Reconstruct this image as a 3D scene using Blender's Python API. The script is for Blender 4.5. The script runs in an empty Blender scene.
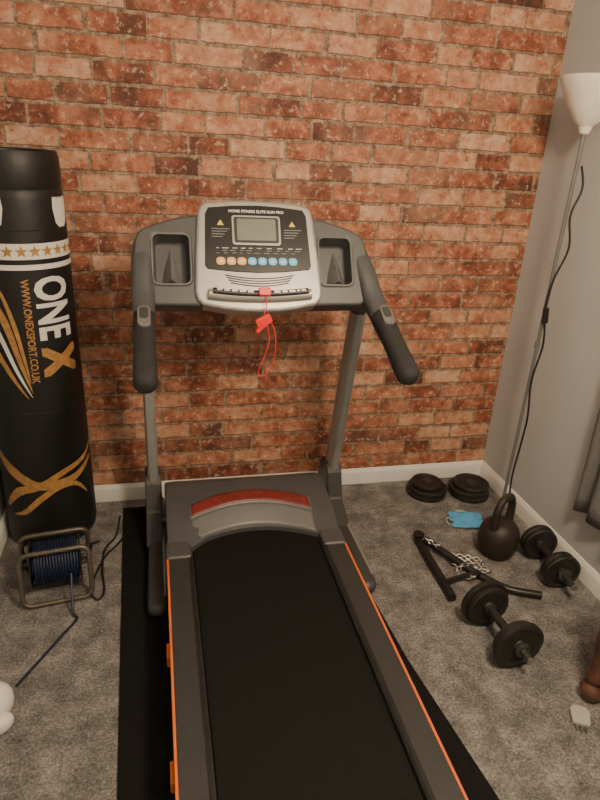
import bpy, bmesh, math, random
from mathutils import Vector, Matrix, noise
random.seed(7)
V=Vector
# ------------------------------------------------------------------ materials
def newmat(name):
    m=bpy.data.materials.new(name); m.use_nodes=True
    nt=m.node_tree; b=nt.nodes['Principled BSDF']; return m,nt,b
def N(nt,t,**k):
    n=nt.nodes.new(t)
    for a,v in k.items(): setattr(n,a,v)
    return n
def pmat(name,col,rough=.5,metal=0,var=.12,scale=30,bump=.0,bscale=200,spec=.5):
    m,nt,b=newmat(name); L=nt.links.new
    tc=N(nt,'ShaderNodeTexCoord'); no=N(nt,'ShaderNodeTexNoise'); no.inputs['Scale'].default_value=scale; no.inputs['Detail'].default_value=5
    L(tc.outputs['Object'],no.inputs['Vector'])
    r=N(nt,'ShaderNodeValToRGB'); e=r.color_ramp.elements
    e[0].position=.3; e[1].position=.7
    e[0].color=(*[c*(1-var) for c in col],1); e[1].color=(*[min(1,c*(1+var)) for c in col],1)
    L(no.outputs['Fac'],r.inputs['Fac']); L(r.outputs['Color'],b.inputs['Base Color'])
    b.inputs['Roughness'].default_value=rough; b.inputs['Metallic'].default_value=metal
    b.inputs['Specular IOR Level'].default_value=spec
    if bump>0:
        n2=N(nt,'ShaderNodeTexNoise'); n2.inputs['Scale'].default_value=bscale; n2.inputs['Detail'].default_value=3
        L(tc.outputs['Object'],n2.inputs['Vector'])
        bp=N(nt,'ShaderNodeBump'); bp.inputs['Strength'].default_value=bump; bp.inputs['Distance'].default_value=.01
        L(n2.outputs['Fac'],bp.inputs['Height']); L(bp.outputs['Normal'],b.inputs['Normal'])
    return m
def ramp(nt,stops):
    cr=N(nt,'ShaderNodeValToRGB'); e=cr.color_ramp.elements
    f=lambda c:(c,c,c,1) if not isinstance(c,tuple) else (*c,1)
    e[0].position=stops[0][0]; e[0].color=f(stops[0][1]); e[1].position=stops[-1][0]; e[1].color=f(stops[-1][1])
    for p,c in stops[1:-1]:
        x=e.new(p); x.color=f(c)
    return cr
def brickmat():
    m,nt,b=newmat('brick_wallpaper'); L=nt.links.new
    def math_(op,a,b_=None,c=None):
        n=N(nt,'ShaderNodeMath',operation=op)
        for i,v in enumerate((a,b_,c)):
            if v is None: continue
            if isinstance(v,(int,float)): n.inputs[i].default_value=v
            else: L(v,n.inputs[i])
        return n.outputs[0]
    def noi(vec,scale,detail,rough=.5):
        n=N(nt,'ShaderNodeTexNoise'); n.inputs['Scale'].default_value=scale; n.inputs['Detail'].default_value=detail; n.inputs['Roughness'].default_value=rough
        L(vec,n.inputs['Vector']); return n
    tc=N(nt,'ShaderNodeTexCoord'); sp=N(nt,'ShaderNodeSeparateXYZ'); L(tc.outputs['Object'],sp.inputs[0])
    X,Z=sp.outputs['X'],sp.outputs['Z']
    cb=N(nt,'ShaderNodeCombineXYZ'); L(X,cb.inputs['X']); L(Z,cb.inputs['Y']); P=cb.outputs[0]
    RH=.0765
    row=math_('FLOOR',math_('DIVIDE',Z,RH))
    wv=N(nt,'ShaderNodeCombineXYZ'); L(math_('MULTIPLY',X,3.0),wv.inputs['X']); L(math_('MULTIPLY',row,7.31),wv.inputs['Y'])
    wn=noi(wv.outputs[0],1,1)
    X2=math_('ADD',X,math_('MULTIPLY',math_('SUBTRACT',wn.outputs['Fac'],.5),.30))
    dn=noi(P,30,4)
    s1=N(nt,'ShaderNodeVectorMath',operation='SUBTRACT'); s1.inputs[1].default_value=(.5,.5,.5); L(dn.outputs['Color'],s1.inputs[0])
    s2=N(nt,'ShaderNodeVectorMath',operation='SCALE'); s2.inputs['Scale'].default_value=.014; L(s1.outputs[0],s2.inputs[0])
    cb2=N(nt,'ShaderNodeCombineXYZ'); L(X2,cb2.inputs['X']); L(Z,cb2.inputs['Y'])
    ad=N(nt,'ShaderNodeVectorMath',operation='ADD'); L(cb2.outputs[0],ad.inputs[0]); L(s2.outputs[0],ad.inputs[1])
    def brick(vec,ms,sm):
        br=N(nt,'ShaderNodeTexBrick'); L(vec,br.inputs['Vector'])
        br.inputs['Color1'].default_value=(0,0,0,1); br.inputs['Color2'].default_value=(1,1,1,1); br.inputs['Mortar'].default_value=(.5,.5,.5,1)
        br.inputs['Scale'].default_value=1; br.inputs['Mortar Size'].default_value=ms; br.inputs['Mortar Smooth'].default_value=sm
        br.inputs['Brick Width'].default_value=.210; br.inputs['Row Height'].default_value=RH
        return br
    br=brick(ad.outputs[0],.0066,.2)
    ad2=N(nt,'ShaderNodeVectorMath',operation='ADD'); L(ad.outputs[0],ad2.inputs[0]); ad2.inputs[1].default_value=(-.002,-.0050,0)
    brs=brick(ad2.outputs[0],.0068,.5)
    n1=noi(P,10,8,.68)
    f=math_('ADD',math_('MULTIPLY_ADD',br.outputs['Color'],.50,-.50),math_('MULTIPLY',n1.outputs['Fac'],1.45))
    cr=ramp(nt,[(0,(.055,.024,.017)),(.22,(.15,.046,.027)),(.40,(.32,.095,.050)),(.55,(.47,.185,.105)),(.72,(.57,.30,.19)),(1,(.68,.48,.36))])
    L(f,cr.inputs['Fac'])
    n2=noi(P,34,9,.75)
    def over(base,maskout,colr,amt):
        mx=N(nt,'ShaderNodeMixRGB'); L(base,mx.inputs[1]); mx.inputs[2].default_value=(*colr,1); L(math_('MULTIPLY',maskout,amt),mx.inputs['Fac']); return mx.outputs[0]
    r2=ramp(nt,[(.54,0),(.63,1)]); L(n2.outputs['Fac'],r2.inputs['Fac'])
    c=over(cr.outputs['Color'],r2.outputs['Color'],(.70,.52,.39),.72)
    r3=ramp(nt,[(.36,1),(.45,0)]); L(n2.outputs['Fac'],r3.inputs['Fac'])
    c=over(c,r3.outputs['Color'],(.075,.030,.020),.75)
    n3=noi(P,3.0,6,.6); r4=ramp(nt,[(.48,0),(.64,1)]); L(n3.outputs['Fac'],r4.inputs['Fac'])
    c=over(c,r4.outputs['Color'],(.62,.38,.26),.28)
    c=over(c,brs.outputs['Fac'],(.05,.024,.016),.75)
    mm=ramp(nt,[(.38,(.12,.075,.05)),(.5,(.28,.19,.13)),(.62,(.46,.34,.25))]); L(n2.outputs['Fac'],mm.inputs['Fac'])
    fx=N(nt,'ShaderNodeMixRGB'); L(br.outputs['Fac'],fx.inputs['Fac']); L(c,fx.inputs[1]); L(mm.outputs['Color'],fx.inputs[2])
    L(fx.outputs[0],b.inputs['Base Color']); b.inputs['Roughness'].default_value=.7
    bp=N(nt,'ShaderNodeBump'); bp.inputs['Strength'].default_value=.12; bp.inputs['Distance'].default_value=.004; bp.invert=True
    L(br.outputs['Fac'],bp.inputs['Height']); L(bp.outputs['Normal'],b.inputs['Normal'])
    return m
def carpetmat():
    m,nt,b=newmat('carpet_grey'); L=nt.links.new
    tc=N(nt,'ShaderNodeTexCoord')
    a=N(nt,'ShaderNodeTexNoise'); a.inputs['Scale'].default_value=11; a.inputs['Detail'].default_value=9; a.inputs['Roughness'].default_value=.75
    c=N(nt,'ShaderNodeTexNoise'); c.inputs['Scale'].default_value=120; c.inputs['Detail'].default_value=5; c.inputs['Roughness'].default_value=.85
    for n in (a,c): L(tc.outputs['Object'],n.inputs['Vector'])
    ad=N(nt,'ShaderNodeMath',operation='MULTIPLY_ADD'); L(c.outputs['Fac'],ad.inputs[0]); ad.inputs[1].default_value=1.4; L(a.outputs['Fac'],ad.inputs[2])
    mp=N(nt,'ShaderNodeMapRange'); mp.inputs[1].default_value=.92; mp.inputs[2].default_value=1.50
    L(ad.outputs[0],mp.inputs[0])
    r=ramp(nt,[(0,(.075,.070,.068)),(.5,(.245,.232,.225)),(1,(.56,.535,.515))]); L(mp.outputs[0],r.inputs['Fac'])
    L(r.outputs['Color'],b.inputs['Base Color']); b.inputs['Roughness'].default_value=1; b.inputs['Specular IOR Level'].default_value=.1
    bp=N(nt,'ShaderNodeBump'); bp.inputs['Strength'].default_value=.7; bp.inputs['Distance'].default_value=.012
    L(ad.outputs[0],bp.inputs['Height']); L(bp.outputs['Normal'],b.inputs['Normal'])
    return m
M={}
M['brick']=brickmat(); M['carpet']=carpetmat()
M['wall']=pmat('painted_wall_grey',(.50,.52,.535),.85,var=.03,scale=3,bump=.05,bscale=150)
M['ceil']=pmat('ceiling_white',(.8,.79,.77),.9,var=.02)
M['trim']=pmat('trim_white',(.80,.79,.76),.35,var=.02)
M['dgrey']=pmat('plastic_dark_grey',(.050,.051,.053),.42,var=.08,bump=.05,bscale=600)
M['mgrey']=pmat('plastic_mid_grey',(.072,.074,.078),.42,var=.06,bump=.05,bscale=600)
M['lgrey']=pmat('plastic_light_grey',(.15,.15,.15),.4,var=.05)
M['silver']=pmat('plastic_silver',(.38,.37,.355),.33,metal=.35,var=.04)
M['post']=pmat('painted_steel_grey',(.31,.31,.305),.4,metal=.15,var=.05)
M['black']=pmat('plastic_black',(.015,.015,.016),.4,var=.1)
M['gloss']=pmat('panel_black',(.012,.012,.014),.2,var=.1)
M['foam']=pmat('grip_foam_black',(.020,.020,.021),.75,var=.15,bump=.2,bscale=500)
M['rail']=pmat('rail_dark_grey',(.032,.032,.033),.55,var=.1,bump=.15,bscale=500)
M['belt']=pmat('running_belt_black',(.008,.008,.008),.8,var=.35,scale=260,bump=.25,bscale=420,spec=.2)
M['orange']=pmat('stripe_orange',(.75,.16,.03),.4,var=.03)
M['redbadge']=pmat('badge_red',(.19,.030,.028),.35,var=.6,scale=150)
M['red']=pmat('clip_red',(.8,.03,.03),.35,var=.05)
M['lcd']=pmat('lcd_grey',(.19,.21,.17),.25,var=.03)
M['white']=pmat('print_white',(.75,.73,.7),.5,var=.03)
M['gold']=pmat('print_gold',(.42,.22,.07),.5,var=.25,scale=60)
M['yellow']=pmat('print_yellow',(.8,.55,.05),.5,var=.03)
M['btnO']=pmat('button_orange',(.80,.42,.16),.35,var=.03)
M['btnB']=pmat('button_blue',(.14,.50,.85),.35,var=.03)
M['vinyl']=pmat('vinyl_black',(.010,.010,.011),.5,var=.2,bump=.25,bscale=11)
M['rubber']=pmat('mat_rubber_black',(.010,.010,.010),.9,var=.2,scale=80,bump=.2,bscale=300,spec=.15)
M['iron']=pmat('cast_iron_black',(.019,.017,.016),.5,var=.25,scale=60,bump=.25,bscale=250)
M['kettle']=pmat('cast_iron_brown',(.028,.021,.017),.5,var=.25,scale=40,bump=.2,bscale=200)
M['steel']=pmat('steel_bright',(.5,.49,.47),.3,metal=.9,var=.08)
M['dsteel']=pmat('steel_dark',(.1,.1,.1),.4,metal=.7,var=.1)
M['bluecord']=pmat('cord_blue',(.007,.014,.045),.5,var=.2)
M['reelf']=pmat('reel_frame_olive',(.13,.115,.09),.4,metal=.5,var=.15)
M['mask']=pmat('mask_blue',(.10,.38,.70),.8,var=.1,scale=60)
M['shade']=pmat('shade_cream',(.84,.80,.72),.5,var=.02)
M['lampm']=pmat('lamp_grey',(.18,.18,.18),.4,metal=.2,var=.03)
M['curt']=pmat('curtain_grey',(.15,.148,.145),.95,var=.15,scale=120,bump=.3,bscale=400)
M['wood']=pmat('wood_dark_brown',(.10,.045,.028),.35,var=.4,scale=18)
M['leather']=pmat('leather_white',(.75,.73,.70),.4,var=.03,bump=.1,bscale=60)
M['clear']=pmat('plastic_pale',(.42,.40,.37),.25,var=.05)
# ------------------------------------------------------------------ helpers
col=bpy.context.scene.collection
def group(name,loc=(0,0,0)):
    e=bpy.data.objects.new(name,None); e.location=loc; e.empty_display_size=.05; col.objects.link(e); return e
def mk(name,verts,faces,mat,parent=None,smooth=False,bevel=0,seg=3,autos=False):
    me=bpy.data.meshes.new(name); me.from_pydata([tuple(v) for v in verts],[],faces)
    bm=bmesh.new(); bm.from_mesh(me); bmesh.ops.recalc_face_normals(bm,faces=bm.faces)
    if autos:
        for e in bm.edges:
            if len(e.link_faces)==2 and e.calc_face_angle(0)>math.radians(38): e.smooth=False
    bm.to_mesh(me); bm.free()
    me.materials.append(mat)
    if smooth or autos:
        for p in me.polygons: p.use_smooth=True
    o=bpy.data.objects.new(name,me); col.objects.link(o)
    if parent is not None:
        o.parent=parent; o.matrix_parent_inverse=Matrix.Translation(-parent.location)
    if bevel>0:
        b=o.modifiers.new('bevel','BEVEL'); b.width=bevel; b.segments=seg; b.limit_method='ANGLE'; b.angle_limit=math.radians(32)
        b.harden_normals=False
    return o
def box(name,lo,hi,mat,parent=None,bevel=0):
    x0,y0,z0=lo; x1,y1,z1=hi
    v=[(x0,y0,z0),(x1,y0,z0),(x1,y1,z0),(x0,y1,z0),(x0,y0,z1),(x1,y0,z1),(x1,y1,z1),(x0,y1,z1)]
    f=[(0,3,2,1),(4,5,6,7),(0,1,5,4),(1,2,6,5),(2,3,7,6),(3,0,4,7)]
    return mk(name,v,f,mat,parent,bevel=bevel)
def lathe(name,prof,origin,axis,mat,parent=None,seg=40,smooth=True):
    axis=V(axis).normalized(); a=axis.orthogonal().normalized(); b=axis.cross(a); o=V(origin)
    vs=[];fs=[]; n=len(prof)
    for r,h in prof:
        for k in range(seg):
            t=2*math.pi*k/seg; vs.append(o+axis*h+(a*math.cos(t)+b*math.sin(t))*max(r,1e-4))
    for i in range(n-1):
        for k in range(seg):
            fs.append((i*seg+k,i*seg+(k+1)%seg,(i+1)*seg+(k+1)%seg,(i+1)*seg+k))
    fs.append(tuple(range(seg))); fs.append(tuple((n-1)*seg+k for k in range(seg)))
    return mk(name,vs,fs,mat,parent,autos=True)
def catmull(pts,sub=6,closed=False):
    P=[V(p) for p in pts]; n=len(P); out=[]
    rng=range(n) if closed else range(n-1)
    for i in rng:
        if closed: p0,p1,p2,p3=P[i-1],P[i],P[(i+1)%n],P[(i+2)%n]
        else: p0,p1,p2,p3=P[max(i-1,0)],P[i],P[i+1],P[min(i+2,n-1)]
        for k in range(sub):
            t=k/sub
            out.append(.5*((2*p1)+(-p0+p2)*t+(2*p0-5*p1+4*p2-p3)*t*t+(-p0+3*p1-3*p2+p3)*t**3))
    if not closed: out.append(P[-1])
    return out
def sweepdata(pts,rad,n=10,closed=False,up=None,cap=True,power=2.0,base=0):
    """rad: float / (rx,ry) tuple / list of floats or tuples"""
    m=len(pts); vs=[];fs=[]
    prev=None
    for i,p in enumerate(pts):
        if closed: t=(pts[(i+1)%m]-pts[i-1])
        else: t=pts[min(i+1,m-1)]-pts[max(i-1,0)]
        t=t.normalized() if t.length>1e-9 else V((0,0,1))
        if up is not None: a=V(up).cross(t); a=a.normalized() if a.length>1e-4 else t.orthogonal().normalized()
        else:
            a=t.orthogonal().normalized() if prev is None else (prev-t*prev.dot(t)).normalized()
        prev=a; b=t.cross(a)
        r=rad[i] if isinstance(rad,list) else rad
        rx,ry=r if isinstance(r,(list,tuple)) else (r,r)
        for k in range(n):
            q=2*math.pi*k/n; c,s=math.cos(q),math.sin(q)
            c=math.copysign(abs(c)**(2/power),c); s=math.copysign(abs(s)**(2/power),s)
            vs.append(p+a*rx*c+b*ry*s)
    for i in range(m if closed else m-1):
        j=(i+1)%m
        for k in range(n): fs.append((base+i*n+k,base+i*n+(k+1)%n,base+j*n+(k+1)%n,base+j*n+k))
    if not closed and cap:
        fs.append(tuple(base+k for k in range(n))); fs.append(tuple(base+(m-1)*n+k for k in range(n)))
    return vs,fs
def lerplist(vals,m):
    out=[]
    for i in range(m):
        t=i/(m-1)*(len(vals)-1); k=min(int(t),len(vals)-2); f=t-k
        a,b=vals[k],vals[k+1]
        if isinstance(a,(tuple,list)): out.append(tuple(x*(1-f)+y*f for x,y in zip(a,b)))
        else: out.append(a*(1-f)+b*f)
    return out
def tube(name,pts,r,mat,parent=None,n=10,sub=6,closed=False,up=None,power=2.0):
    P=catmull(pts,sub,closed) if sub>1 else [V(p) for p in pts]
    if isinstance(r,list): r=lerplist(r,len(P))
    vs,fs=sweepdata(P,r,n,closed,up,power=power)
    return mk(name,vs,fs,mat,parent,autos=True)
def cyl(name,p0,p1,r,mat,parent=None,n=20,r2=None):
    p0,p1=V(p0),V(p1); return lathe(name,[(r,0),(r if r2 is None else r2,(p1-p0).length)],p0,p1-p0,mat,parent,n)
def rrect(x0,y0,x1,y1,r,k=5):
    out=[]
    for cx,cy,a in ((x1-r,y1-r,0),(x0+r,y1-r,90),(x0+r,y0+r,180),(x1-r,y0+r,270)):
        for i in range(k+1):
            t=math.radians(a+90*i/k); out.append((cx+r*math.cos(t),cy+r*math.sin(t)))
    return out
def plate(name,pts,n0,n1,frame,mat,parent=None,bevel=0):
    O,U,W,Nn=frame; c=len(pts)
    vs=[O+U*x+W*y+Nn*n0 for x,y in pts]+[O+U*x+W*y+Nn*n1 for x,y in pts]
    fs=[tuple(range(c)),tuple(range(c,2*c))]+[(i,(i+1)%c,c+(i+1)%c,c+i) for i in range(c)]
    return mk(name,vs,fs,mat,parent,bevel=bevel)
def resamp(pts,n,cx,cy):
    out=[]; m=len(pts)
    for k in range(n):
        a=2*math.pi*k/n; dx,dy=math.cos(a),math.sin(a); best=None
        for i in range(m):
            x1,y1=pts[i][0]-cx,pts[i][1]-cy; x2,y2=pts[(i+1)%m][0]-cx,pts[(i+1)%m][1]-cy
            ex,ey=x2-x1,y2-y1; den=dx*ey-dy*ex
            if abs(den)<1e-12: continue
            t=(x1*ey-y1*ex)/den; s=(x1*dy-y1*dx)/den
            if t>0 and -1e-6<=s<=1+1e-6: best=t if best is None else max(best,t)
        out.append((cx+dx*best,cy+dy*best))
    return out
def tray(name,outer,inner,nb,nf,nd,frame,mat,parent,bevel=0):
    cx=sum(p[0] for p in inner)/len(inner); cy=sum(p[1] for p in inner)/len(inner)
    n=64; A=resamp(outer,n,cx,cy); B=resamp(inner,n,cx,cy)
    O,U,W,Nn=frame; P=lambda p,h:O+U*p[0]+W*p[1]+Nn*h
    C=[(cx+(x-cx)*.86,cy+(y-cy)*.86) for x,y in B]
    vs=[P(p,nb) for p in A]+[P(p,nf) for p in A]+[P(p,nf) for p in B]+[P(p,nd) for p in C]
    fs=[tuple(range(n)),tuple(range(3*n,4*n))]
    for i in range(n):
        j=(i+1)%n
        for q in range(3): fs.append((q*n+i,q*n+j,(q+1)*n+j,(q+1)*n+i))
    return mk(name,vs,fs,mat,parent,bevel=bevel,autos=True)
def textmesh(body,size,offset=0.0,align='CENTER',sub=0):
    t=bpy.data.curves.new('tmp','FONT'); t.body=body; t.size=size; t.offset=offset; t.align_x=align; t.align_y='CENTER'; t.resolution_u=3
    o=bpy.data.objects.new('tmp',t); col.objects.link(o); bpy.context.view_layer.update()
    dg=bpy.context.evaluated_depsgraph_get(); me=bpy.data.meshes.new_from_object(o.evaluated_get(dg))
    bpy.data.objects.remove(o); 
    bm=bmesh.new(); bm.from_mesh(me); bmesh.ops.triangulate(bm,faces=bm.faces[:])
    if sub>0:
        bmesh.ops.remove_doubles(bm,verts=bm.verts[:],dist=1e-6)
        for _ in range(5):
            e=[x for x in bm.edges if x.calc_length()>sub]
            if not e: break
            bmesh.ops.subdivide_edges(bm,edges=e,cuts=1); bmesh.ops.triangulate(bm,faces=bm.faces[:])
    bm.verts.index_update()
    vs=[v.co.copy() for v in bm.verts]; fs=[tuple(v.index for v in f.verts) for f in bm.faces]; bm.free()
    return vs,fs
# ------------------------------------------------------------------ room
XL,XR,YB,YF,ZC=-.67,1.68,2.55,-1.35,2.42
box('floor',(XL-.1,YF-.1,-.1),(XR+.1,YB+.1,0),M['carpet'])
box('ceiling',(XL-.1,YF-.1,ZC),(XR+.1,YB+.1,ZC+.1),M['ceil'])
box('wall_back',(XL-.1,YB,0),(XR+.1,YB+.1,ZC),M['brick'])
box('wall_right',(XR,YF-.1,0),(XR+.1,YB,ZC),M['wall'])
box('wall_left',(XL-.1,YF-.1,0),(XL,YB,ZC),M['wall'])
box('wall_front',(XL,YF-.1,0),(XR,YF,ZC),M['wall'])
def skirting(name,a,b,inward):
    a,b,w=V(a),V(b),V(inward); prof=[(0,0),(.016,0),(.016,.062),(.013,.070),(.008,.076),(.006,.082),(0,.084)]
    vs=[];n=len(prof)
    for p in (a,b):
        for d,z in prof: vs.append(p+w*d+V((0,0,z)))
    fs=[tuple(range(n)),tuple(range(n,2*n))]+[(i,(i+1)%n,n+(i+1)%n,n+i) for i in range(n)]
    mk(name,vs,fs,M['trim'],autos=True)
skirting('baseboard_back',(XL,YB,0),(XR,YB,0),(0,-1,0))
skirting('baseboard_right',(XR,YF,0),(XR,YB-.016,0),(-1,0,0))
skirting('baseboard_left',(XL,YF,0),(XL,YB-.016,0),(1,0,0))
# ------------------------------------------------------------------ gym mat
mp=[(-.19,2.46),(-.17,1.8),(-.15,1.09),(-.135,.3),(.90,.3),(.845,.93),(.785,1.40),(.76,1.8),(.80,2.0),(.80,2.44)]
plate('exercise_mat',mp,0.0,.008,(V((0,0,0)),V((1,0,0)),V((0,1,0)),V((0,0,1))),M['rubber'],None,bevel=.002)
# ------------------------------------------------------------------ treadmill
T=group('treadmill',(.335,1.6,0))
CX=.335
prof=[(1.86,.200),(1.90,.214),(1.95,.232),(2.0,.247),(2.06,.259),(2.12,.267),(2.18,.270),(2.22,.266),(2.26,.250),(2.29,.21),(2.305,.15),(2.31,.06)]
def zc(y):
    for (a,b),(c,d) in zip(prof,prof[1:]):
        if a<=y<=c: return b+(d-b)*(y-a)/(c-a)
    return prof[0][1] if y<prof[0][0] else prof[-1][1]
xs=[0,.006,.03,.09,.15,.22,.28,.335,.39,.45,.52,.58,.64,.664,.67]
vs=[];fs=[]
def arch(x): # front lip of hood
    t=(x-CX)/.245
    return 1.958-.078*t*t if abs(t)<1 else 1.86
for ix,x in enumerate(xs):
    edge=min(x-0,.67-x)
    drop=0.012 if edge<.001 else (.003 if edge<.01 else 0)
    for (y,z) in prof:
        yy=y
        f=max(0,(2.06-y)/.2)
        if .089<x<.581: yy=y+(arch(x)-1.86)*min(1,f)
        vs.append(V((x,yy,z-drop)))
nP=len(prof)
for i in range(len(xs)-1):
    for j in range(nP-1): fs.append((i*nP+j,i*nP+j+1,(i+1)*nP+j+1,(i+1)*nP+j))
b0=len(vs)
for x in xs: vs.append(V((x,(arch(x) if .089<x<.581 else 1.86),.10 if .0<x<.67 else .06)))
for i in range(len(xs)-1): fs.append((b0+i,b0+i+1,(i+1)*nP,i*nP))
for ix in (0,len(xs)-1):
    x=xs[ix]; c=len(vs); vs.append(V((x,2.31,.05))); vs.append(V((x,1.86,.05)))
    fs.append(tuple([ix*nP+j for j in range(nP)]+[c,c+1]))
mk('motor_cover',vs,fs,M['mgrey'],T,autos=True)
def coverstrip(name,x0,x1,ylo,yhi,off,mat,nx=30,ny=6):
    vs=[];fs=[]
    for i in range(nx+1):
        x=x0+(x1-x0)*i/nx; a,b=ylo(x),yhi(x)
        for j in range(ny+1):
            y=a+(b-a)*j/ny
            sh=(arch(x)-1.86) if .089<x<.581 else 0
            yo=y
            if y<2.06+1e-6:
                k=sh/.2; yo=(y-k*2.06)/(1-k) if abs(1-k)>1e-4 else y
                yo=max(1.86,yo)
            vs.append(V((x,y,zc(yo)+off)))
    m=ny+1
    for i in range(nx):
        for j in range(ny): fs.append((i*m+j,i*m+j+1,(i+1)*m+j+1,(i+1)*m+j))
    o=mk(name,vs,fs,mat,T,smooth=True); s=o.modifiers.new('s','SOLIDIFY'); s.thickness=.004; s.offset=0
    return o
q=lambda x:((x-CX)/.245)**2
coverstrip('hood_band',.095,.575,lambda x:arch(x)+.004,lambda x:2.048-.07*q(x),.002,M['lgrey'])
coverstrip('badge_trim',.092,.578,lambda x:2.044-.065*q(x),lambda x:2.124-.072*q(x),.003,M['lgrey'])
coverstrip('badge_red',.099,.571,lambda x:2.052-.064*q(x),lambda x:2.116-.072*q(x),.0052,M['redbadge'])
# rails
for s,x0,x1,ox in (('left',0.0,.092,0),('right',.578,.67,1)):
    box('side_rail_'+s,(x0,.58,.055),(x1,1.875,.2),M['rail'],T,bevel=.008)
    xa,xb=(x0-.002,x0+.006) if s=='left' else (x1-.006,x1+.002)
    box('rail_stripe_'+s,(xa,.60,.172),(xb,1.86,.202),M['orange'],T,bevel=.003)
    box('rail_endcap_'+s,(x0-.004,.53,.02),(x1+.004,.60,.204),M['black'],T,bevel=.012)
    xi=x1-.016 if s=='left' else x0+.004
    box('rail_groove_'+s,(xi,.60,.198),(xi+.012,1.86,.2025),M['black'],T)
    box('cover_wing_'+s,(x0-.004 if s=='left' else x0+.004,1.80,.06),(x1-.004 if s=='left' else x1+.004,1.9,.210),M['mgrey'],T,bevel=.012)
for k,y in enumerate((1.03,1.42)):
    box('rail_clip_%d'%(k+1),(-.012,y-.03,.12),(0.0,y+.03,.16),M['orange'],T,bevel=.004)
box('deck_board',(.085,.60,.10),(.585,1.96,.168),M['black'],T)
box('running_belt',(.094,.60,.168),(.576,1.965,.182),M['belt'],T,bevel=.004)
cyl('rear_roller',(.09,.60,.143),(.58,.60,.143),.038,M['belt'],T)
box('under_frame',(.05,.62,.045),(.62,2.28,.12),M['black'],T,bevel=.01)
for i,(x,y) in enumerate(((.05,.68),(.62,.68))):
    cyl('foot_%d'%(i+1),(x,y,.008),(x,y,.06),.025,M['black'],T)
# uprights and base frame
def uy(z): return 2.375-.217*z
for s,x in (('left',-.046),('right',.752)):
    z0,z1=.05,1.13
    vs,fs=sweepdata([V((x,uy(z0+(z1-z0)*i/6),z0+(z1-z0)*i/6)) for i in range(7)],(.023,.052),16,up=(0,1,0),power=3.5)
    mk('upright_'+s,vs,fs,M['post'],T,autos=True)
    xf=x+.008 if s=='left' else x
    tube('base_foot_'+s,[(xf,2.44,.04),(xf,2.30,.04),(xf,2.0,.04),(xf,1.80,.038),(xf,1.735,.033),(xf,1.715,.025)],[(.036,.031),(.036,.031),(.036,.031),(.038,.036),(.036,.030),(.012,.012)],M['dgrey'],T,n=16,up=(0,0,1),power=3,sub=4)
    tube('foot_edge_'+s,[(xf+.028,2.2,.068),(xf+.028,1.9,.068),(xf+.026,1.77,.064)],.006,M['post'],T,n=8,sub=3)
    pl=[(2.42,.05),(2.425,.12),(2.40,.24),(2.37,.27),(2.29,.27),(2.26,.24),(2.22,.13),(2.08,.065),(2.08,.05)]
    fr=(V((x,0,0)),V((0,1,0)),V((0,0,1)),V((1,0,0)))
    plate('upright_socket_'+s,pl,-.034,.034,fr,M['dgrey'],T,bevel=.01)
    xi=.0 if s=='left' else .67
    tube('pivot_bolt_'+s,[(x,2.2,.10),(xi+(.02 if s=='left' else -.02),2.2,.10)],.018,M['dsteel'],T,sub=1)
    cyl('transport_wheel_'+s,(x-.02,2.44,.048),(x+.02,2.44,.048),.04,M['black'],T)
# console
O=V((CX-.002,1.93,1.106)); U=V((1,0,0)); W=V((0,.493,.870)).normalized(); Nn=V((0,-.870,.493)).normalized()
FR=(O,U,W,Nn)
def Cp(u,v,n): return O+U*u+W*v+Nn*n
body=[(-.213,.04),(-.208,.012),(-.190,-.006),(-.12,-.020),(-.06,-.027),(0,-.029),(.06,-.027),(.12,-.020),(.190,-.006),(.208,.012),(.213,.04),
      (.208,.15),(.196,.30),(.190,.327),(.170,.342),(.10,.350),(0,.354),(-.10,.350),(-.170,.342),(-.190,.327),(-.196,.30),(-.208,.15)]
plate('console_body',body,-.07,.004,FR,M['silver'],T,bevel=.010)
plate('console_back',[(x*.8,.02+y*.85) for x,y in body],-.11,-.06,FR,M['dgrey'],T,bevel=.02)
face=[(-.178,.125),(-.170,.113),(-.08,.104),(0,.101),(.08,.104),(.170,.113),(.178,.125),(.171,.30),(.160,.322),(.08,.331),(0,.334),(-.08,.331),(-.160,.322),(-.171,.30)]
plate('console_face',face,.002,.0065,FR,M['gloss'],T,bevel=.002)
plate('lcd_frame',rrect(-.085,.195,.079,.297,.01),.005,.010,FR,M['silver'],T,bevel=.002)
plate('lcd_bezel',rrect(-.078,.202,.072,.290,.007),.008,.0115,FR,M['black'],T)
plate('lcd_screen',rrect(-.068,.210,.062,.284,.004),.010,.0125,FR,M['lcd'],T)
def ptext(name,body,size,u,v,n,mat,off=0):
    vs,fs=textmesh(body,size,off); mk(name,[Cp(u+p.x,v+p.y,n) for p in vs],fs,mat,T)
ptext('title_text','HOME FITNESS ELITE RUN PRO',.0135,0,.311,.0072,M['white'],.0003)
for i,u in enumerate((-.122,.120)):
    plate('warning_sign_%d'%(i+1),[(u-.011,.262),(u+.011,.262),(u,.281)],.006,.0075,FR,M['yellow'],T)
    for k in range(4): plate('warning_text_%d_%d'%(i+1,k),rrect(u-.03,.248-k*.009,u+.03-.008*k,.2515-k*.009,.0015,2),.006,.0072,FR,M['lgrey'],T)
random.seed(3)
for r in range(3):
    u=-.14+.02*(r%2)
    k=0
    while u<.135:
        w=random.uniform(.008,.022)
        if r!=1 or abs(u)>.02: plate('panel_print_%d_%d'%(r,k),rrect(u,.166+r*.0085,u+w,.1690+r*.0085,.0012,2),.006,.0072,FR,M['lgrey' if r!=2 else 'silver'],T)
        u+=w+random.uniform(.008,.018); k+=1
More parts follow.
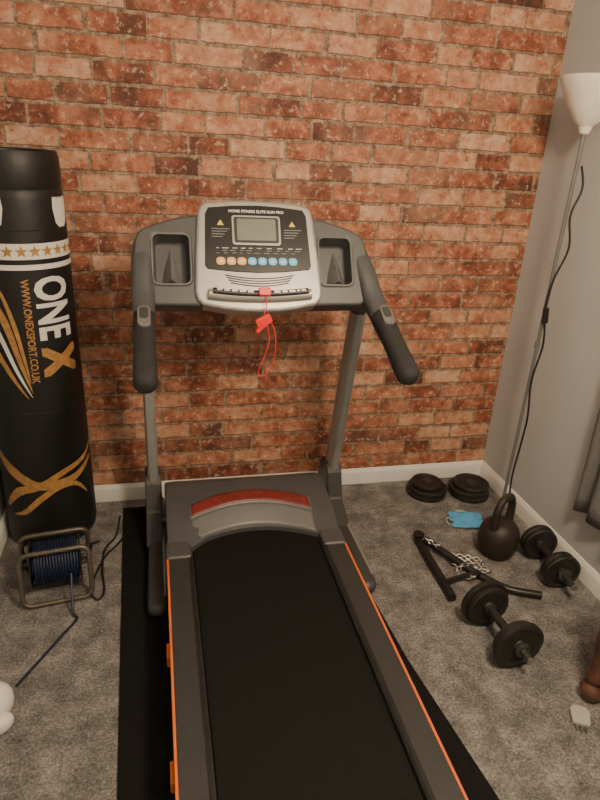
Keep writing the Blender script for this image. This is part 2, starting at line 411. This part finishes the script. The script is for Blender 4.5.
for i in range(8):
    u=-.126+i*.0345
    mt=M['btnO'] if i<3 else M['btnB']
    y=.126
    plate('button_%d'%(i+1),rrect(u-.0150,y,u+.0150,y+.027,.011,5),.006,.010,FR,mt,T,bevel=.002)
    plate('button_icon_%d'%(i+1),rrect(u-.006,y+.010,u+.006,y+.016,.002,2),.0095,.0104,FR,M['white'],T)
for k in range(4):
    v=.090-k*.0085; w=.115-.006*k
    P=[Cp(u,v+(-.012+.012*(u/w)**2)+.004,.005) for u in [(-w+2*w*i/16) for i in range(17)]]
    vs,fs=sweepdata(P,.0020,6); mk('speaker_slot_%d'%(k+1),vs,fs,M['dgrey'],T,smooth=True)
# hand rest bar
P=[Cp(u,.028-.010*(1-(u/.170)**2),.012) for u in [(-.170+.34*i/20) for i in range(21)]]
vs,fs=sweepdata(P,(.018,.018),14); mk('front_bar',vs,fs,M['silver'],T,autos=True)
P=[Cp(u,.034-.010*(1-(u/.158)**2),.0225) for u in [(-.158+.316*i/20) for i in range(21)]]
vs,fs=sweepdata(P,(.0125,.0125),12); mk('front_bar_label',vs,fs,M['black'],T,autos=True)
random.seed(5)
u=-.145
k=0
while u<.135:
    w=random.uniform(.008,.022)
    if not -.03<u<.035: 
        c=.038-.010*(1-(u/.158)**2)
        plate('bar_print_%d'%k,rrect(u,c-.002,u+w,c+.004,.001,2),.033,.0352,FR,M['silver'],T)
    u+=w+.006; k+=1
# safety key
plate('safety_key',rrect(-.012,.014,.030,.042,.008),.02,.044,FR,M['red'],T,bevel=.004)
kp=Cp(.01,.018,.035)
cp=V((CX+.002,1.885,1.060))
tube('safety_cord',[kp,kp+V((.004,-.01,-.03)),cp+V((.0,0,.02))],.0018,M['red'],T,n=6)
fr2=(cp,V((.90,.1,.42)).normalized(),V((-.42,.0,.90)).normalized(),V((.1,-1,0)).normalized())
plate('safety_clip',rrect(-.028,-.017,.026,.014,.006),-.008,.008,fr2,M['red'],T,bevel=.004)
plate('safety_clip_jaw',[(-.028,-.012),(-.040,-.020),(-.036,-.030),(.01,-.018)],-.006,.006,fr2,M['red'],T,bevel=.002)
tube('safety_cord_loop',[cp+V(p) for p in ((.015,0,0),(.036,0,-.03),(.042,-.004,-.10),(.030,-.004,-.165),(.002,0,-.195),(-.014,0,-.185),(.004,0,-.13),(.022,.004,-.07),(.012,.004,-.02),(.005,0,-.01))],.0019,M['red'],T,n=6)
# pods with cup holders
outL=[(-.17,-.005),(-.17,.305),(-.24,.298),(-.33,.272),(-.38,.248),(-.398,.220),(-.402,.17),(-.400,.05),(-.39,.015),(-.370,-.002)]
innL=rrect(-.345,.066,-.222,.236,.022)
for s,sg in (('left',1),('right',-1)):
    o_=[(x*sg,y) for x,y in outL]; i_=[(x*sg,y) for x,y in innL]
    if sg<0: o_=[(x*.965,y) for x,y in o_]; i_=[(x*.955,y) for x,y in i_]
    tray('console_pod_'+s,o_,i_,-.10,-.012,-.075,FR,M['mgrey'],T,bevel=.008)
    cu=-.284*sg
    A=[Cp(cu-.036,.075,-.078),Cp(cu+.036,.075,-.078),Cp(cu+.026,.13,-.075),Cp(cu,.215,-.078),Cp(cu-.026,.13,-.075),Cp(cu,.085,-.022),Cp(cu,.14,-.040)]
    mk('holder_ridge_'+s,A,[(0,1,5),(1,2,6,5),(2,3,6),(3,4,6),(4,0,5,6),(0,4,3,2,1)],M['lgrey'],T,bevel=.004)
    tube('holder_rim_'+s,[Cp(x,y,-.012) for x,y in i_],.0035,M['lgrey'],T,n=8,sub=1,closed=True)
    if s=='left': X=[-.040,-.042,-.044,-.044,-.042]; x=-.042; gx=[-.042]*6
    else: X=[.690,.702,.716,.730,.742]; x=.748; gx=[.738,.748,.757,.764,.768,.768]
    arm=[(X[0],2.09,1.265),(X[1],2.05,1.225),(X[2],2.01,1.18),(X[3],1.955,1.115),(X[4],1.89,1.072)]
    tube('handle_arm_'+s,arm,[(.030,.030),(.036,.036),(.038,.036),(.037,.037),(.034,.034)],M['mgrey'],T,n=18,up=(1,0,0),power=2.8)
    gy=[(1.915,1.083),(1.86,1.052),(1.78,1.008),(1.70,.964),(1.655,.942),(1.635,.934)]
    g=[(a,b_[0],b_[1]) for a,b_ in zip(gx,gy)]
    tube('hand_grip_'+s,g,[(.032,.030),(.037,.036),(.034,.033),(.037,.036),(.037,.036),(.018,.016)],M['foam'],T,n=18,up=(1,0,0),power=2.4)
    d=V((0,-.876,-.482)).normalized(); nn=V((0,-.482,.876)).normalized()
    fr3=(V((x,1.862,1.057)),V((1,0,0)),d,nn)
    plate('pulse_sensor_'+s,rrect(-.020,-.045,.020,.045,.018),.026,.040,fr3,M['lgrey'],T,bevel=.003)
    plate('pulse_contact_'+s,rrect(-.013,-.034,.013,.014,.009),.03,.043,fr3,M['dgrey'],T,bevel=.002)
    xb=-.046 if s=='left' else .735
    box('arm_bracket_'+s,(xb-.026,2.08,1.02),(xb+.026,2.16,1.20),M['dgrey'],T,bevel=.012)
tube('console_crossbar',[(-.048,2.14,1.12),(.745,2.14,1.12)],.02,M['dgrey'],T,sub=1)
# ------------------------------------------------------------------ punching bag
BX,BY,BR=-.472,2.362,.170
B=group('punching_bag',(BX,BY,0))
Fd=V((-BX,-BY,0)).normalized(); Rt=V((-Fd.y,Fd.x,0))
if Rt.x<0: Rt=-Rt
def brad(z): return .177-.0110*z
bp=[(0,.0),(.13,.0),(.156,.006),(.170,.022)]+[(brad(z),z) for z in (.05,.2,.4,.6,.8,1.0,1.2,1.38)]+[(.159,1.400),(.155,1.408),(.158,1.418),(.159,1.47),(.157,1.510),(.150,1.528),(.143,1.525),(.139,1.50),(0,1.495)]
o=lathe('bag_body',bp,(BX,BY,0),(0,0,1),M['vinyl'],B,seg=72)
def bagpt(th,z,off=.0025):
    r=brad(z)+off
    return V((BX,BY,z))+(Fd*math.cos(th)+Rt*math.sin(th))*r
def bagpoly(name,pts,mat,off=.0025):
    bm=bmesh.new(); vv=[bm.verts.new((a*BR,z,0)) for a,z in pts]; bm.faces.new(vv)
    bmesh.ops.triangulate(bm,faces=bm.faces[:])
    for _ in range(4):
        e=[x for x in bm.edges if x.calc_length()>.02]
        if not e: break
        bmesh.ops.subdivide_edges(bm,edges=e,cuts=1); bmesh.ops.triangulate(bm,faces=bm.faces[:])
    vs=[bagpt(v.co.x/BR,v.co.y,off) for v in bm.verts]; bm.verts.index_update()
    fs=[tuple(v.index for v in f.verts) for f in bm.faces]; bm.free()
    mk(name,vs,fs,mat,B,smooth=True)
def bagstrip(name,path,w,mat,off=.0025):
    P=catmull([(a*BR,z,0) for a,z in path],8); W_=lerplist(w,len(P)); vs=[];fs=[]
    for i,p in enumerate(P):
        t=(P[min(i+1,len(P)-1)]-P[max(i-1,0)]).normalized(); n=V((-t.y,t.x,0))
        for s in (-1,0,1):
            q=p+n*s*W_[i]*.5; vs.append(bagpt(q.x/BR,q.y,off))
    for i in range(len(P)-1):
        for j in range(2): fs.append((i*3+j,i*3+j+1,i*3+j+4,i*3+j+3))
    mk(name,vs,fs,mat,B,smooth=True)
def bagtext(name,body,size,th,z,mat,off=.0025,bold=0,squash=1):
    vs0,fs0=textmesh(body,size,0,sub=.012 if size>.1 else 0); vs=[];fs=[]
    sh=[(0,0)] if bold==0 else [(0,0),(bold,0),(-bold,0),(0,bold),(0,-bold),(bold,bold),(-bold,-bold),(bold,-bold),(-bold,bold)]
    for i,(a,b_) in enumerate(sh):
        c=len(vs); vs+=[bagpt(th+(v.y+b_)/BR,z-(v.x+a)*squash,off+i*.00008) for v in vs0]; fs+=[tuple(k+c for k in f) for f in fs0]
    mk(name,vs,fs,mat,B)
bagtext('print_one','ONE',.175,.50,1.012,M['white'],bold=.0045,squash=.62)
bagtext('print_x','X',.18,.53,.815,M['gold'],bold=.008,squash=.80)
bagtext('print_website','WWW.ONEXSPORT.CO.UK',.036,-.02,.93,M['gold'],bold=.0008,squash=.84)
def band(name,z0,z1,mat,off):
    bagstrip(name,[(-1.9,(z0+z1)/2),(-1,(z0+z1)/2),(0,(z0+z1)/2),(1,(z0+z1)/2),(1.9,(z0+z1)/2)],[z1-z0]*2,mat,off)
band('print_band',1.185,1.238,M['white'],.002)
band('print_line',1.150,1.168,M['white'],.002)
for k in range(-5,6):
    th=k*.26; zc_=1.2115; pts=[]
    for i in range(10):
        a=math.pi/2+i*math.pi/5; r=.022 if i%2==0 else .0092
        pts.append((th+math.cos(a)*r/BR,zc_+math.sin(a)*r))
    bagpoly('print_star_%d'%(k+6),pts,M['gold'],.0035)
for i,th in enumerate((-.50,1.02)):
    pts=[(th-.24,1.395),(th-.26,1.35),(th-.20,1.30),(th-.1,1.285),(th+.1,1.285),(th+.20,1.30),(th+.26,1.35),(th+.24,1.395),(th+.12,1.388),(th+.06,1.365),(th-.06,1.365),(th-.12,1.388)]
    pts=[(a,min(z,1.385)) for a,z in pts]
    bagpoly('print_logo_%d'%(i+1),pts,M['white'],.003)
bagstrip('print_claw_1',[(-1.25,1.13),(-.85,1.08),(-.5,.97),(-.25,.80),(-.1,.70)],[.002,.02,.028,.014,.001],M['gold'])
bagstrip('print_claw_2',[(-1.4,1.09),(-1.0,1.02),(-.65,.92),(-.35,.78),(-.12,.685)],[.002,.018,.02,.012,.001],M['white'])
bagstrip('print_claw_3',[(-1.5,1.02),(-1.1,.94),(-.75,.85),(-.4,.74),(-.2,.68)],[.002,.018,.024,.012,.001],M['gold'])
bagstrip('print_claw_4',[(-.80,1.14),(-.50,1.07),(-.30,.95),(-.18,.82),(-.12,.74)],[.002,.012,.016,.01,.001],M['gold'])
bagstrip('print_ribbon_1',[(-1.2,.43),(-.8,.37),(-.3,.315),(.1,.31),(.6,.32),(1.2,.37)],[.03,.045,.035,.036,.030,.015],M['gold'])
bagstrip('print_ribbon_2',[(-1.1,.20),(-.7,.28),(-.2,.31),(.3,.355),(.9,.385),(1.3,.43)],[.016,.036,.028,.024,.020,.006],M['gold'],.0028)
bagstrip('print_ribbon_3',[(-.9,.17),(-.6,.19),(-.2,.255),(.2,.295),(.6,.285),(.9,.22)],[.004,.020,.024,.024,.018,.004],M['gold'],.0031)
for z in (.62,1.28):
    tube('bag_seam_%d'%int(z*100),[bagpt(a*math.pi/12,z,.0008) for a in range(24)],.0018,M['black'],B,n=6,sub=1,closed=True)
# ------------------------------------------------------------------ cable reel
RX,RY=-.405,1.97
Rg=group('cable_reel',(RX,RY,0))
ang=math.radians(8)
ax=V((math.cos(ang),math.sin(ang),0)); fw=V((math.sin(ang),-math.cos(ang),0))
c0=V((RX,RY,.115))
w=.085
for s in (-1,1):
    lathe('drum_flange_%d'%(1 if s<0 else 2),[(.02,-.002),(.085,-.003),(.088,0),(.085,.003),(.02,.002)],c0+ax*s*w,ax,M['black'],Rg,seg=36)
cyl('drum_core',c0-ax*w,c0+ax*w,.045,M['black'],Rg)
turns=15
random.seed(2)
P=[]
for layer,(r,dirn) in enumerate(((.066,1),(.076,-1))):
    steps=turns*16
    for i in range(steps):
        t=i/steps; u=(-.9+1.8*t)*w*dirn; a=2*math.pi*turns*t
        rr=r+random.uniform(-.0015,.0015)
        P.append(c0+ax*u+(fw*math.cos(a)+V((0,0,1))*math.sin(a))*rr)
vs,fs=sweepdata(P,.0052,7); mk('wound_cord',vs,fs,M['bluecord'],Rg,smooth=True)
def loop(off,lean,z0,z1,hw):
    base=c0+fw*off
    pts=[]
    for x,y in rrect(-hw,z0,hw,z1,.030,4):
        pts.append(V((base.x,base.y,0))+ax*x+V((0,0,y))-fw*((y-z0)*lean))
    return pts
tube('stand_front',loop(.105,.25,.010,.20,.118),.009,M['reelf'],Rg,n=10,sub=1,closed=True)
tube('stand_back',loop(-.105,-.25,.010,.20,.118),.009,M['reelf'],Rg,n=10,sub=1,closed=True)
tube('axle',[c0-ax*.12,c0+ax*.12],.008,M['dsteel'],Rg,sub=1)
tube('stand_side_left',[c0-ax*.115+fw*.075,c0-ax*.118,c0-ax*.115-fw*.075],.008,M['reelf'],Rg,sub=1)
tube('stand_side_right',[c0+ax*.115+fw*.075,c0+ax*.118,c0+ax*.115-fw*.075],.008,M['reelf'],Rg,sub=1)
tube('crank_handle',[c0+ax*.118,c0+ax*.13+V((0,0,.05)),c0+ax*.16+V((0,0,.055))],.006,M['black'],Rg,sub=1)
tube('loose_cord',[c0+fw*.078+ax*.05+V((0,0,-.01)),(-.335,1.80,.02),(-.32,1.77,.006),(-.36,1.70,.006),(-.41,1.61,.006),(-.45,1.54,.006),(-.47,1.505,.006)],.0048,M['bluecord'],Rg,n=8)
tube('power_cable',[(-.20,2.40,.006),(-.21,2.25,.006),(-.25,2.16,.006),(-.25,2.02,.006),(-.235,1.90,.006),(-.26,1.86,.006),(-.285,1.93,.006),(-.25,2.10,.006),(-.20,2.18,.012),(-.15,2.28,.014),(-.115,2.36,.014)],.004,M['black'],n=8)
# ------------------------------------------------------------------ boxing glove (white, bottom left)
G=group('boxing_glove',(-.52,1.40,0))
def blob(name,cen,rad,mat,parent,rot=0,sq=2.3):
    vs=[];fs=[];n=24;m=16
    for i in range(m+1):
        ph=-math.pi/2+math.pi*i/m
        for k in range(n):
            th=2*math.pi*k/n
            x=math.cos(ph)*math.cos(th); y=math.cos(ph)*math.sin(th); z=math.sin(ph)
            f=lambda t:math.copysign(abs(t)**(2/sq),t)
            x,y,z=f(x)*rad[0],f(y)*rad[1],f(z)*rad[2]
            vs.append(V(cen)+V((x*math.cos(rot)-y*math.sin(rot),x*math.sin(rot)+y*math.cos(rot),z)))
    for i in range(m):
        for k in range(n): fs.append((i*n+k,i*n+(k+1)%n,(i+1)*n+(k+1)%n,(i+1)*n+k))
    return mk(name,vs,fs,mat,parent,smooth=True)
blob('glove_fist',(-.528,1.41,.055),(.075,.055,.055),M['leather'],G,.2)
blob('glove_thumb',(-.492,1.345,.035),(.05,.026,.03),M['leather'],G,.5)
tube('glove_cuff',[(-.58,1.40,.052),(-.61,1.39,.05),(-.645,1.38,.048)],[(.042,.042),(.040,.042),(.036,.04)],M['leather'],G,n=20)
# ------------------------------------------------------------------ weights
def plateprof(R_,t,hole=0):
    return [(hole,.5*t),(.26*R_,.5*t),(.30*R_,.28*t),(.76*R_,.28*t),(.82*R_,.5*t),(.95*R_,.5*t),(R_,.36*t),(R_,-.36*t),(.95*R_,-.5*t),(.82*R_,-.5*t),(.76*R_,-.28*t),(.30*R_,-.28*t),(.26*R_,-.5*t),(hole,-.5*t)]
def stack(nm,x,y,rs):
    g=group(nm,(x,y,0)); z=0
    for i,(r,t,dx,dy) in enumerate(rs):
        pr=plateprof(r,t)
        lathe('plate_%d'%(i+1),pr,(x+dx,y+dy,z+t/2),(0,0,1),M['iron'],g); 
        lathe('plate_hub_%d'%(i+1),[(.016,-.001),(.024,-.001),(.024,.003),(.016,.003)],(x+dx,y+dy,z+t),(0,0,1),M['dsteel'],g,seg=24)
        tube('plate_ring_%d'%(i+1),[V((x+dx+math.cos(a)*r*.9,y+dy+math.sin(a)*r*.9,z+t)) for a in [2*math.pi*k/32 for k in range(32)]],.003,M['iron'],g,n=6,sub=1,closed=True)
        z+=t+.001
    lathe('plate_bore',[(.0,0),(.0135,0),(.0135,.0008),(0,.0008)],(x+rs[-1][2],y+rs[-1][3],z+.0005),(0,0,1),M['carpet'],g,seg=20)
stack('weight_plate_stack',1.295,2.405,[(.100,.024,0,0),(.098,.022,.004,-.003),(.078,.02,.0,.004)])
stack('weight_plate_stack.001',1.515,2.37,[(.102,.024,0,0),(.100,.022,-.005,.003),(.090,.02,.005,0)])
# kettlebell
KX,KY=1.397,1.893
K=group('kettlebell',(KX,KY,0))
kp=[(0,0),(.052,0),(.060,.004),(.076,.03),(.085,.062),(.087,.09),(.083,.12),(.072,.147),(.052,.166),(.03,.172),(0,.174)]
lathe('bell',kp,(KX,KY,0),(0,0,1),M['kettle'],K,seg=40)
ka=V((math.cos(.5),math.sin(.5),0))
kc=V((KX,KY,0))
tube('handle',[kc+ka*u_+V((0,0,z_)) for u_,z_ in ((-.050,.135),(-.060,.18),(-.058,.235),(-.036,.274),(0,.285),(.036,.274),(.058,.235),(.060,.18),(.050,.135))],[.021,.018,.016,.016,.016,.016,.016,.018,.021],M['kettle'],K,n=14)
# dumbbells
def dumbbell(nm,a,b,R_,tp,extA,extB,extra=None):
    A=V((a[0],a[1],R_)); Bv=V((b[0],b[1],R_)); d=(Bv-A).normalized(); g=group(nm,tuple((A+Bv)/2*1.0)); g.location.z=0
    cyl('bar',A-d*extA,Bv+d*extB,.0125,M['dsteel'],g)
    cyl('grip',A+d*.04,Bv-d*.04,.0155,M['iron'],g)
    for i,(p,sg,ext) in enumerate(((A,-1,extA),(Bv,1,extB))):
        lathe('plate_outer_%d'%(i+1),plateprof(R_,tp),p+d*sg*tp*.5,d,M['iron'],g)
        lathe('plate_inner_%d'%(i+1),plateprof(R_*(.97 if extra is None else extra),tp),p-d*sg*tp*.52,d,M['iron'],g)
        lathe('collar_%d'%(i+1),[(.012,0),(.026,0),(.028,.004),(.028,.014),(.022,.018),(.012,.018)],p+d*sg*(tp+.001) if sg>0 else p-d*(tp+.019),d,M['dsteel'],g,seg=10)
        cyl('inner_collar_%d'%(i+1),p-d*sg*(tp*1.04+.014),p-d*sg*(tp*1.04),.022,M['dsteel'],g)
        cyl('bar_end_%d'%(i+1),p+d*sg*(ext-.002),p+d*sg*(ext+.002),.0135,M['steel'],g)
dumbbell('dumbbell',(1.565,1.845),(1.545,1.665),.076,.024,.06,.11)
dumbbell('dumbbell.001',(1.130,1.515),(1.138,1.325),.092,.022,.075,.08,.86)
# wall bracket of the punching bag with chain, lying on the carpet
K2=group('punch_bag_bracket',(1.2,1.75,0))
tube('bracket_arm_1',[(1.085,2.02,.018),(1.078,1.90,.018),(1.072,1.74,.018),(1.068,1.64,.018)],.0165,M['black'],K2,n=12,power=3,up=(0,0,1))
tube('bracket_arm_2',[(1.10,1.98,.040),(1.16,1.88,.030),(1.24,1.75,.018),(1.31,1.66,.017),(1.37,1.625,.017),(1.43,1.60,.017)],.0155,M['black'],K2,n=12)
tube('bracket_crossbar',[(1.078,1.72,.03),(1.16,1.74,.03),(1.245,1.745,.028)],.010,M['black'],K2,n=10,sub=2)
lathe('bracket_eye',[(.012,0),(.024,0),(.024,.012),(.012,.012)],(1.088,2.02,.034),(0,0,1),M['black'],K2,seg=20)
def chain(name,path,g,L_=.024,wr=.0028,wd=.008):
    P=catmull(path,12); d=[0]
    for p,q_ in zip(P,P[1:]): d.append(d[-1]+(q_-p).length)
    def at(s):
        for i in range(len(P)-1):
            if d[i+1]>=s: return P[i].lerp(P[i+1],(s-d[i])/max(1e-9,d[i+1]-d[i])),(P[i+1]-P[i]).normalized()
        return P[-1],(P[-1]-P[-2]).normalized()
    vs=[];fs=[];s=0;k=0
    while s<d[-1]:
        c,t=at(s); a=V((0,0,1)).cross(t).normalized(); a=(a+V((0,0,1))*(.9 if k%2 else -.5)).normalized(); a=(a-t*a.dot(t)).normalized()
        pts=[c+t*math.cos(q)*(L_*.5)+a*math.sin(q)*wd for q in [2*math.pi*i/14 for i in range(14)]]
        v,f=sweepdata(pts,wr,6,closed=True,base=len(vs)); vs+=v; fs+=f; s+=L_*.72; k+=1
    mk(name,vs,fs,M['steel'],g,smooth=True)
chain('chain_1',[(1.10,1.96,.055),(1.17,1.90,.02),(1.24,1.88,.012),(1.30,1.84,.012),(1.26,1.79,.012),(1.19,1.80,.035),(1.15,1.76,.012),(1.21,1.72,.04)],K2)
chain('chain_2',[(1.12,1.93,.05),(1.20,1.87,.015),(1.27,1.82,.012),(1.30,1.77,.012),(1.23,1.80,.014),(1.16,1.84,.014)],K2)
# ------------------------------------------------------------------ face mask
MX,MY=1.385,2.135
Fm=group('face_mask',(MX,MY,0)); ca,sa=math.cos(-.25),math.sin(-.25)
vs=[];fs=[];nx,ny=26,20
for i in range(nx+1):
    for j in range(ny+1):
        x=-.078+.156*i/nx; y=-.064+.128*j/ny
        x2=x*(1+.10*math.sin(j*.9)); 
        z=.008+.005*abs(math.sin(j*math.pi/3.2))+.03*max(0,noise.noise(V((x*14,y*16,3.1)))+.35)*(1-(abs(x)/.084)**2)*(1-(abs(y)/.072)**2)
        vs.append(V((MX+x2*ca-y*sa,MY+x2*sa+y*ca,z)))
for i in range(nx):
    for j in range(ny): fs.append((i*(ny+1)+j,i*(ny+1)+j+1,(i+1)*(ny+1)+j+1,(i+1)*(ny+1)+j))
o=mk('pleated_cloth',vs,fs,M['mask'],Fm,smooth=True); s=o.modifiers.new('s','SOLIDIFY'); s.thickness=.002
tube('ear_loop_1',[(MX+.05,MY+.03,.008),(MX+.03,MY+.075,.004),(MX-.01,MY+.085,.004),(MX-.04,MY+.06,.005)],.0022,M['white'],Fm,n=6)
tube('ear_loop_2',[(MX-.065,MY+.04,.008),(MX-.09,MY+.03,.004),(MX-.095,MY-.01,.004),(MX-.07,MY-.03,.008)],.0018,M['white'],Fm,n=6)
# ------------------------------------------------------------------ floor lamp
LX,LY=1.548,2.125
Lm=group('floor_lamp',(LX,LY,0))
lathe('base',[(0,0),(.078,0),(.080,.004),(.077,.010),(.03,.016),(.012,.022),(0,.022)],(LX,LY,0),(0,0,1),M['lampm'],Lm)
cyl('pole',(LX,LY,.015),(LX,LY,1.72),.0075,M['lampm'],Lm,n=16)
lathe('pole_joint',[(.0075,0),(.011,.003),(.011,.03),(.0075,.033)],(LX,LY,.86),(0,0,1),M['lampm'],Lm,seg=20)
lathe('socket_cup',[(.0075,0),(.018,.006),(.026,.03),(.030,.045),(.01,.05)],(LX,LY,1.685),(0,0,1),M['shade'],Lm,seg=30)
lathe('shade',[(.028,1.715),(.045,1.730),(.075,1.778),(.105,1.832),(.122,1.866),(.124,1.874),(.119,1.874),(.102,1.837),(.072,1.783),(.042,1.738),(.0,1.730)],(LX,LY,0),(0,0,1),M['shade'],Lm,seg=48)
tube('lamp_cord',[(LX+.012,LY-.012,1.58),(LX+.03,LY-.02,1.50),(LX+.006,LY-.018,1.40),(LX+.03,LY-.02,1.28),(LX-.005,LY-.02,1.16),(LX-.014,LY-.018,1.05),(LX-.004,LY-.018,.99),(LX+.012,LY-.02,.88),(LX-.004,LY-.02,.72),(LX+.016,LY-.02,.55),(LX+.012,LY-.02,.40),(LX+.004,LY-.022,.25),(LX+.014,LY-.03,.1),(LX+.01,LY-.05,.03),(LX-.0,LY-.10,.012),(LX-.03,LY-.13,.006),(LX-.08,LY-.08,.006)],.0042,M['black'],Lm,n=8)
cyl('cord_switch',(LX-.012,LY-.022,1.04),(LX-.005,LY-.022,.98),.0125,M['black'],Lm,n=14)
# ------------------------------------------------------------------ curtain
Cg=group('curtain',(1.62,1.3,0))
vs=[];fs=[];ny,nz=110,24
for i in range(ny+1):
    y=.50+1.26*i/ny
    for j in range(nz+1):
        z=.300+1.785*j/nz
        amp=.022*(1-.4*j/nz)
        x=1.625+amp*math.sin(i*2*math.pi/11.5+.4*math.sin(z*2))+.006*math.sin(i*.9+z*3)
        vs.append(V((x,y+.006*math.sin(z*5+i),z+.004*math.sin(i*.57))))
for i in range(ny):
    for j in range(nz): fs.append((i*(nz+1)+j,i*(nz+1)+j+1,(i+1)*(nz+1)+j+1,(i+1)*(nz+1)+j))
o=mk('curtain_fabric',vs,fs,M['curt'],Cg,smooth=True); s=o.modifiers.new('s','SOLIDIFY'); s.thickness=.004
cyl('curtain_rod',(1.625,.40,2.10),(1.625,1.85,2.10),.012,M['steel'],Cg)
for i,y in enumerate((.45,1.80)): box('rod_bracket_%d'%(i+1),(1.61,y-.01,2.08),(1.68,y+.01,2.12),M['steel'],Cg,bevel=.003)
# ------------------------------------------------------------------ small table with turned legs
Tb=group('side_table',(1.5,.85,0))
def leg(nm,x,y):
    pr=[(0,0),(.020,0),(.026,.010),(.036,.030),(.038,.048),(.030,.064),(.020,.074),(.030,.088),(.032,.100),(.024,.115),(.026,.16),(.032,.24),(.034,.32),(.028,.36),(.022,.38),(.033,.395),(.033,.41),(.022,.425)]
    lathe(nm,pr,(x,y,0),(0,0,1),M['wood'],Tb,seg=24)
    box(nm+'_block',(x-.03,y-.03,.42),(x+.03,y+.03,.56),M['wood'],Tb,bevel=.004)
x1,x2,y1,y2=1.315,1.55,1.150,.61
for i,(x,y) in enumerate(((x1,y1),(x2,y1),(x1,y2),(x2,y2))): leg('leg_%d'%(i+1),x,y)
box('apron_front',(x1,y1-.01,.47),(x2,y1+.01,.55),M['wood'],Tb,bevel=.003)
box('apron_back',(x1,y2-.01,.47),(x2,y2+.01,.55),M['wood'],Tb,bevel=.003)
box('apron_side_1',(x1-.01,y2,.47),(x1+.01,y1,.55),M['wood'],Tb,bevel=.003)
box('apron_side_2',(x2-.01,y2,.47),(x2+.01,y1,.55),M['wood'],Tb,bevel=.003)
box('table_top',(x1-.04,y2-.04,.56),(x2+.035,y1+.04,.585),M['wood'],Tb,bevel=.006)
# ------------------------------------------------------------------ plug by the table leg
Pg=group('power_plug',(1.235,1.09,0))
frp=(V((1.235,1.09,0)),V((.5,.86,0)).normalized(),V((-.86,.5,0)).normalized(),V((0,0,1)))
plate('plug_body',[(-.034,-.026),(.016,-.030),(.034,-.020),(.034,.020),(.016,.030),(-.034,.026)],.0,.020,frp,M['clear'],Pg,bevel=.005)
for i,(a,b) in enumerate(((-.045,0),(-.045,.014),(-.045,-.014))):
    plate('pin_%d'%(i+1),[(-.056,b-.003),(-.03,b-.003),(-.03,b+.003),(-.056,b+.003)],.006,.013,frp,M['steel'],Pg)
# ------------------------------------------------------------------ lights
CLx,CLy=.80,.42
Cl=group('ceiling_lamp',(CLx,CLy,ZC))
lathe('ceiling_rose',[(0,0),(.05,0),(.045,-.02),(.008,-.03),(0,-.03)],(CLx,CLy,ZC),(0,0,1),M['trim'],Cl)
cyl('drop_cord',(CLx,CLy,ZC-.11),(CLx,CLy,ZC-.02),.004,M['trim'],Cl)
cyl('bulb_holder',(CLx,CLy,ZC-.15),(CLx,CLy,ZC-.10),.018,M['trim'],Cl)
ld=bpy.data.lights.new('ceiling_bulb','POINT'); ld.energy=112; ld.color=(1,.79,.54); ld.shadow_soft_size=.13
lo=bpy.data.objects.new('bulb_light',ld); lo.location=(CLx,CLy,ZC-.29); col.objects.link(lo); lo.parent=Cl; lo.matrix_parent_inverse=Matrix.Translation(-Cl.location)
w_=bpy.data.worlds.new('World'); bpy.context.scene.world=w_; w_.use_nodes=True
w_.node_tree.nodes['Background'].inputs[0].default_value=(.5,.45,.4,1); w_.node_tree.nodes['Background'].inputs[1].default_value=.2
# ------------------------------------------------------------------ camera
yaw,pitch,roll=math.radians(14.148),math.radians(23.104),math.radians(-3.496)
f=V((math.sin(yaw)*math.cos(pitch),math.cos(yaw)*math.cos(pitch),-math.sin(pitch))); r=V((math.cos(yaw),-math.sin(yaw),0)); d=f.cross(r)
r2=r*math.cos(roll)+d*math.sin(roll); d2=-r*math.sin(roll)+d*math.cos(roll)
cam=bpy.data.cameras.new('Camera'); co=bpy.data.objects.new('Camera',cam); col.objects.link(co)
mt=Matrix((r2,-d2,-f)).transposed().to_4x4(); mt.translation=V((0,0,1.6)); co.matrix_world=mt
cam.sensor_fit='VERTICAL'; cam.sensor_height=24; cam.lens=24*601.18/800; cam.clip_start=.02
bpy.context.scene.camera=co
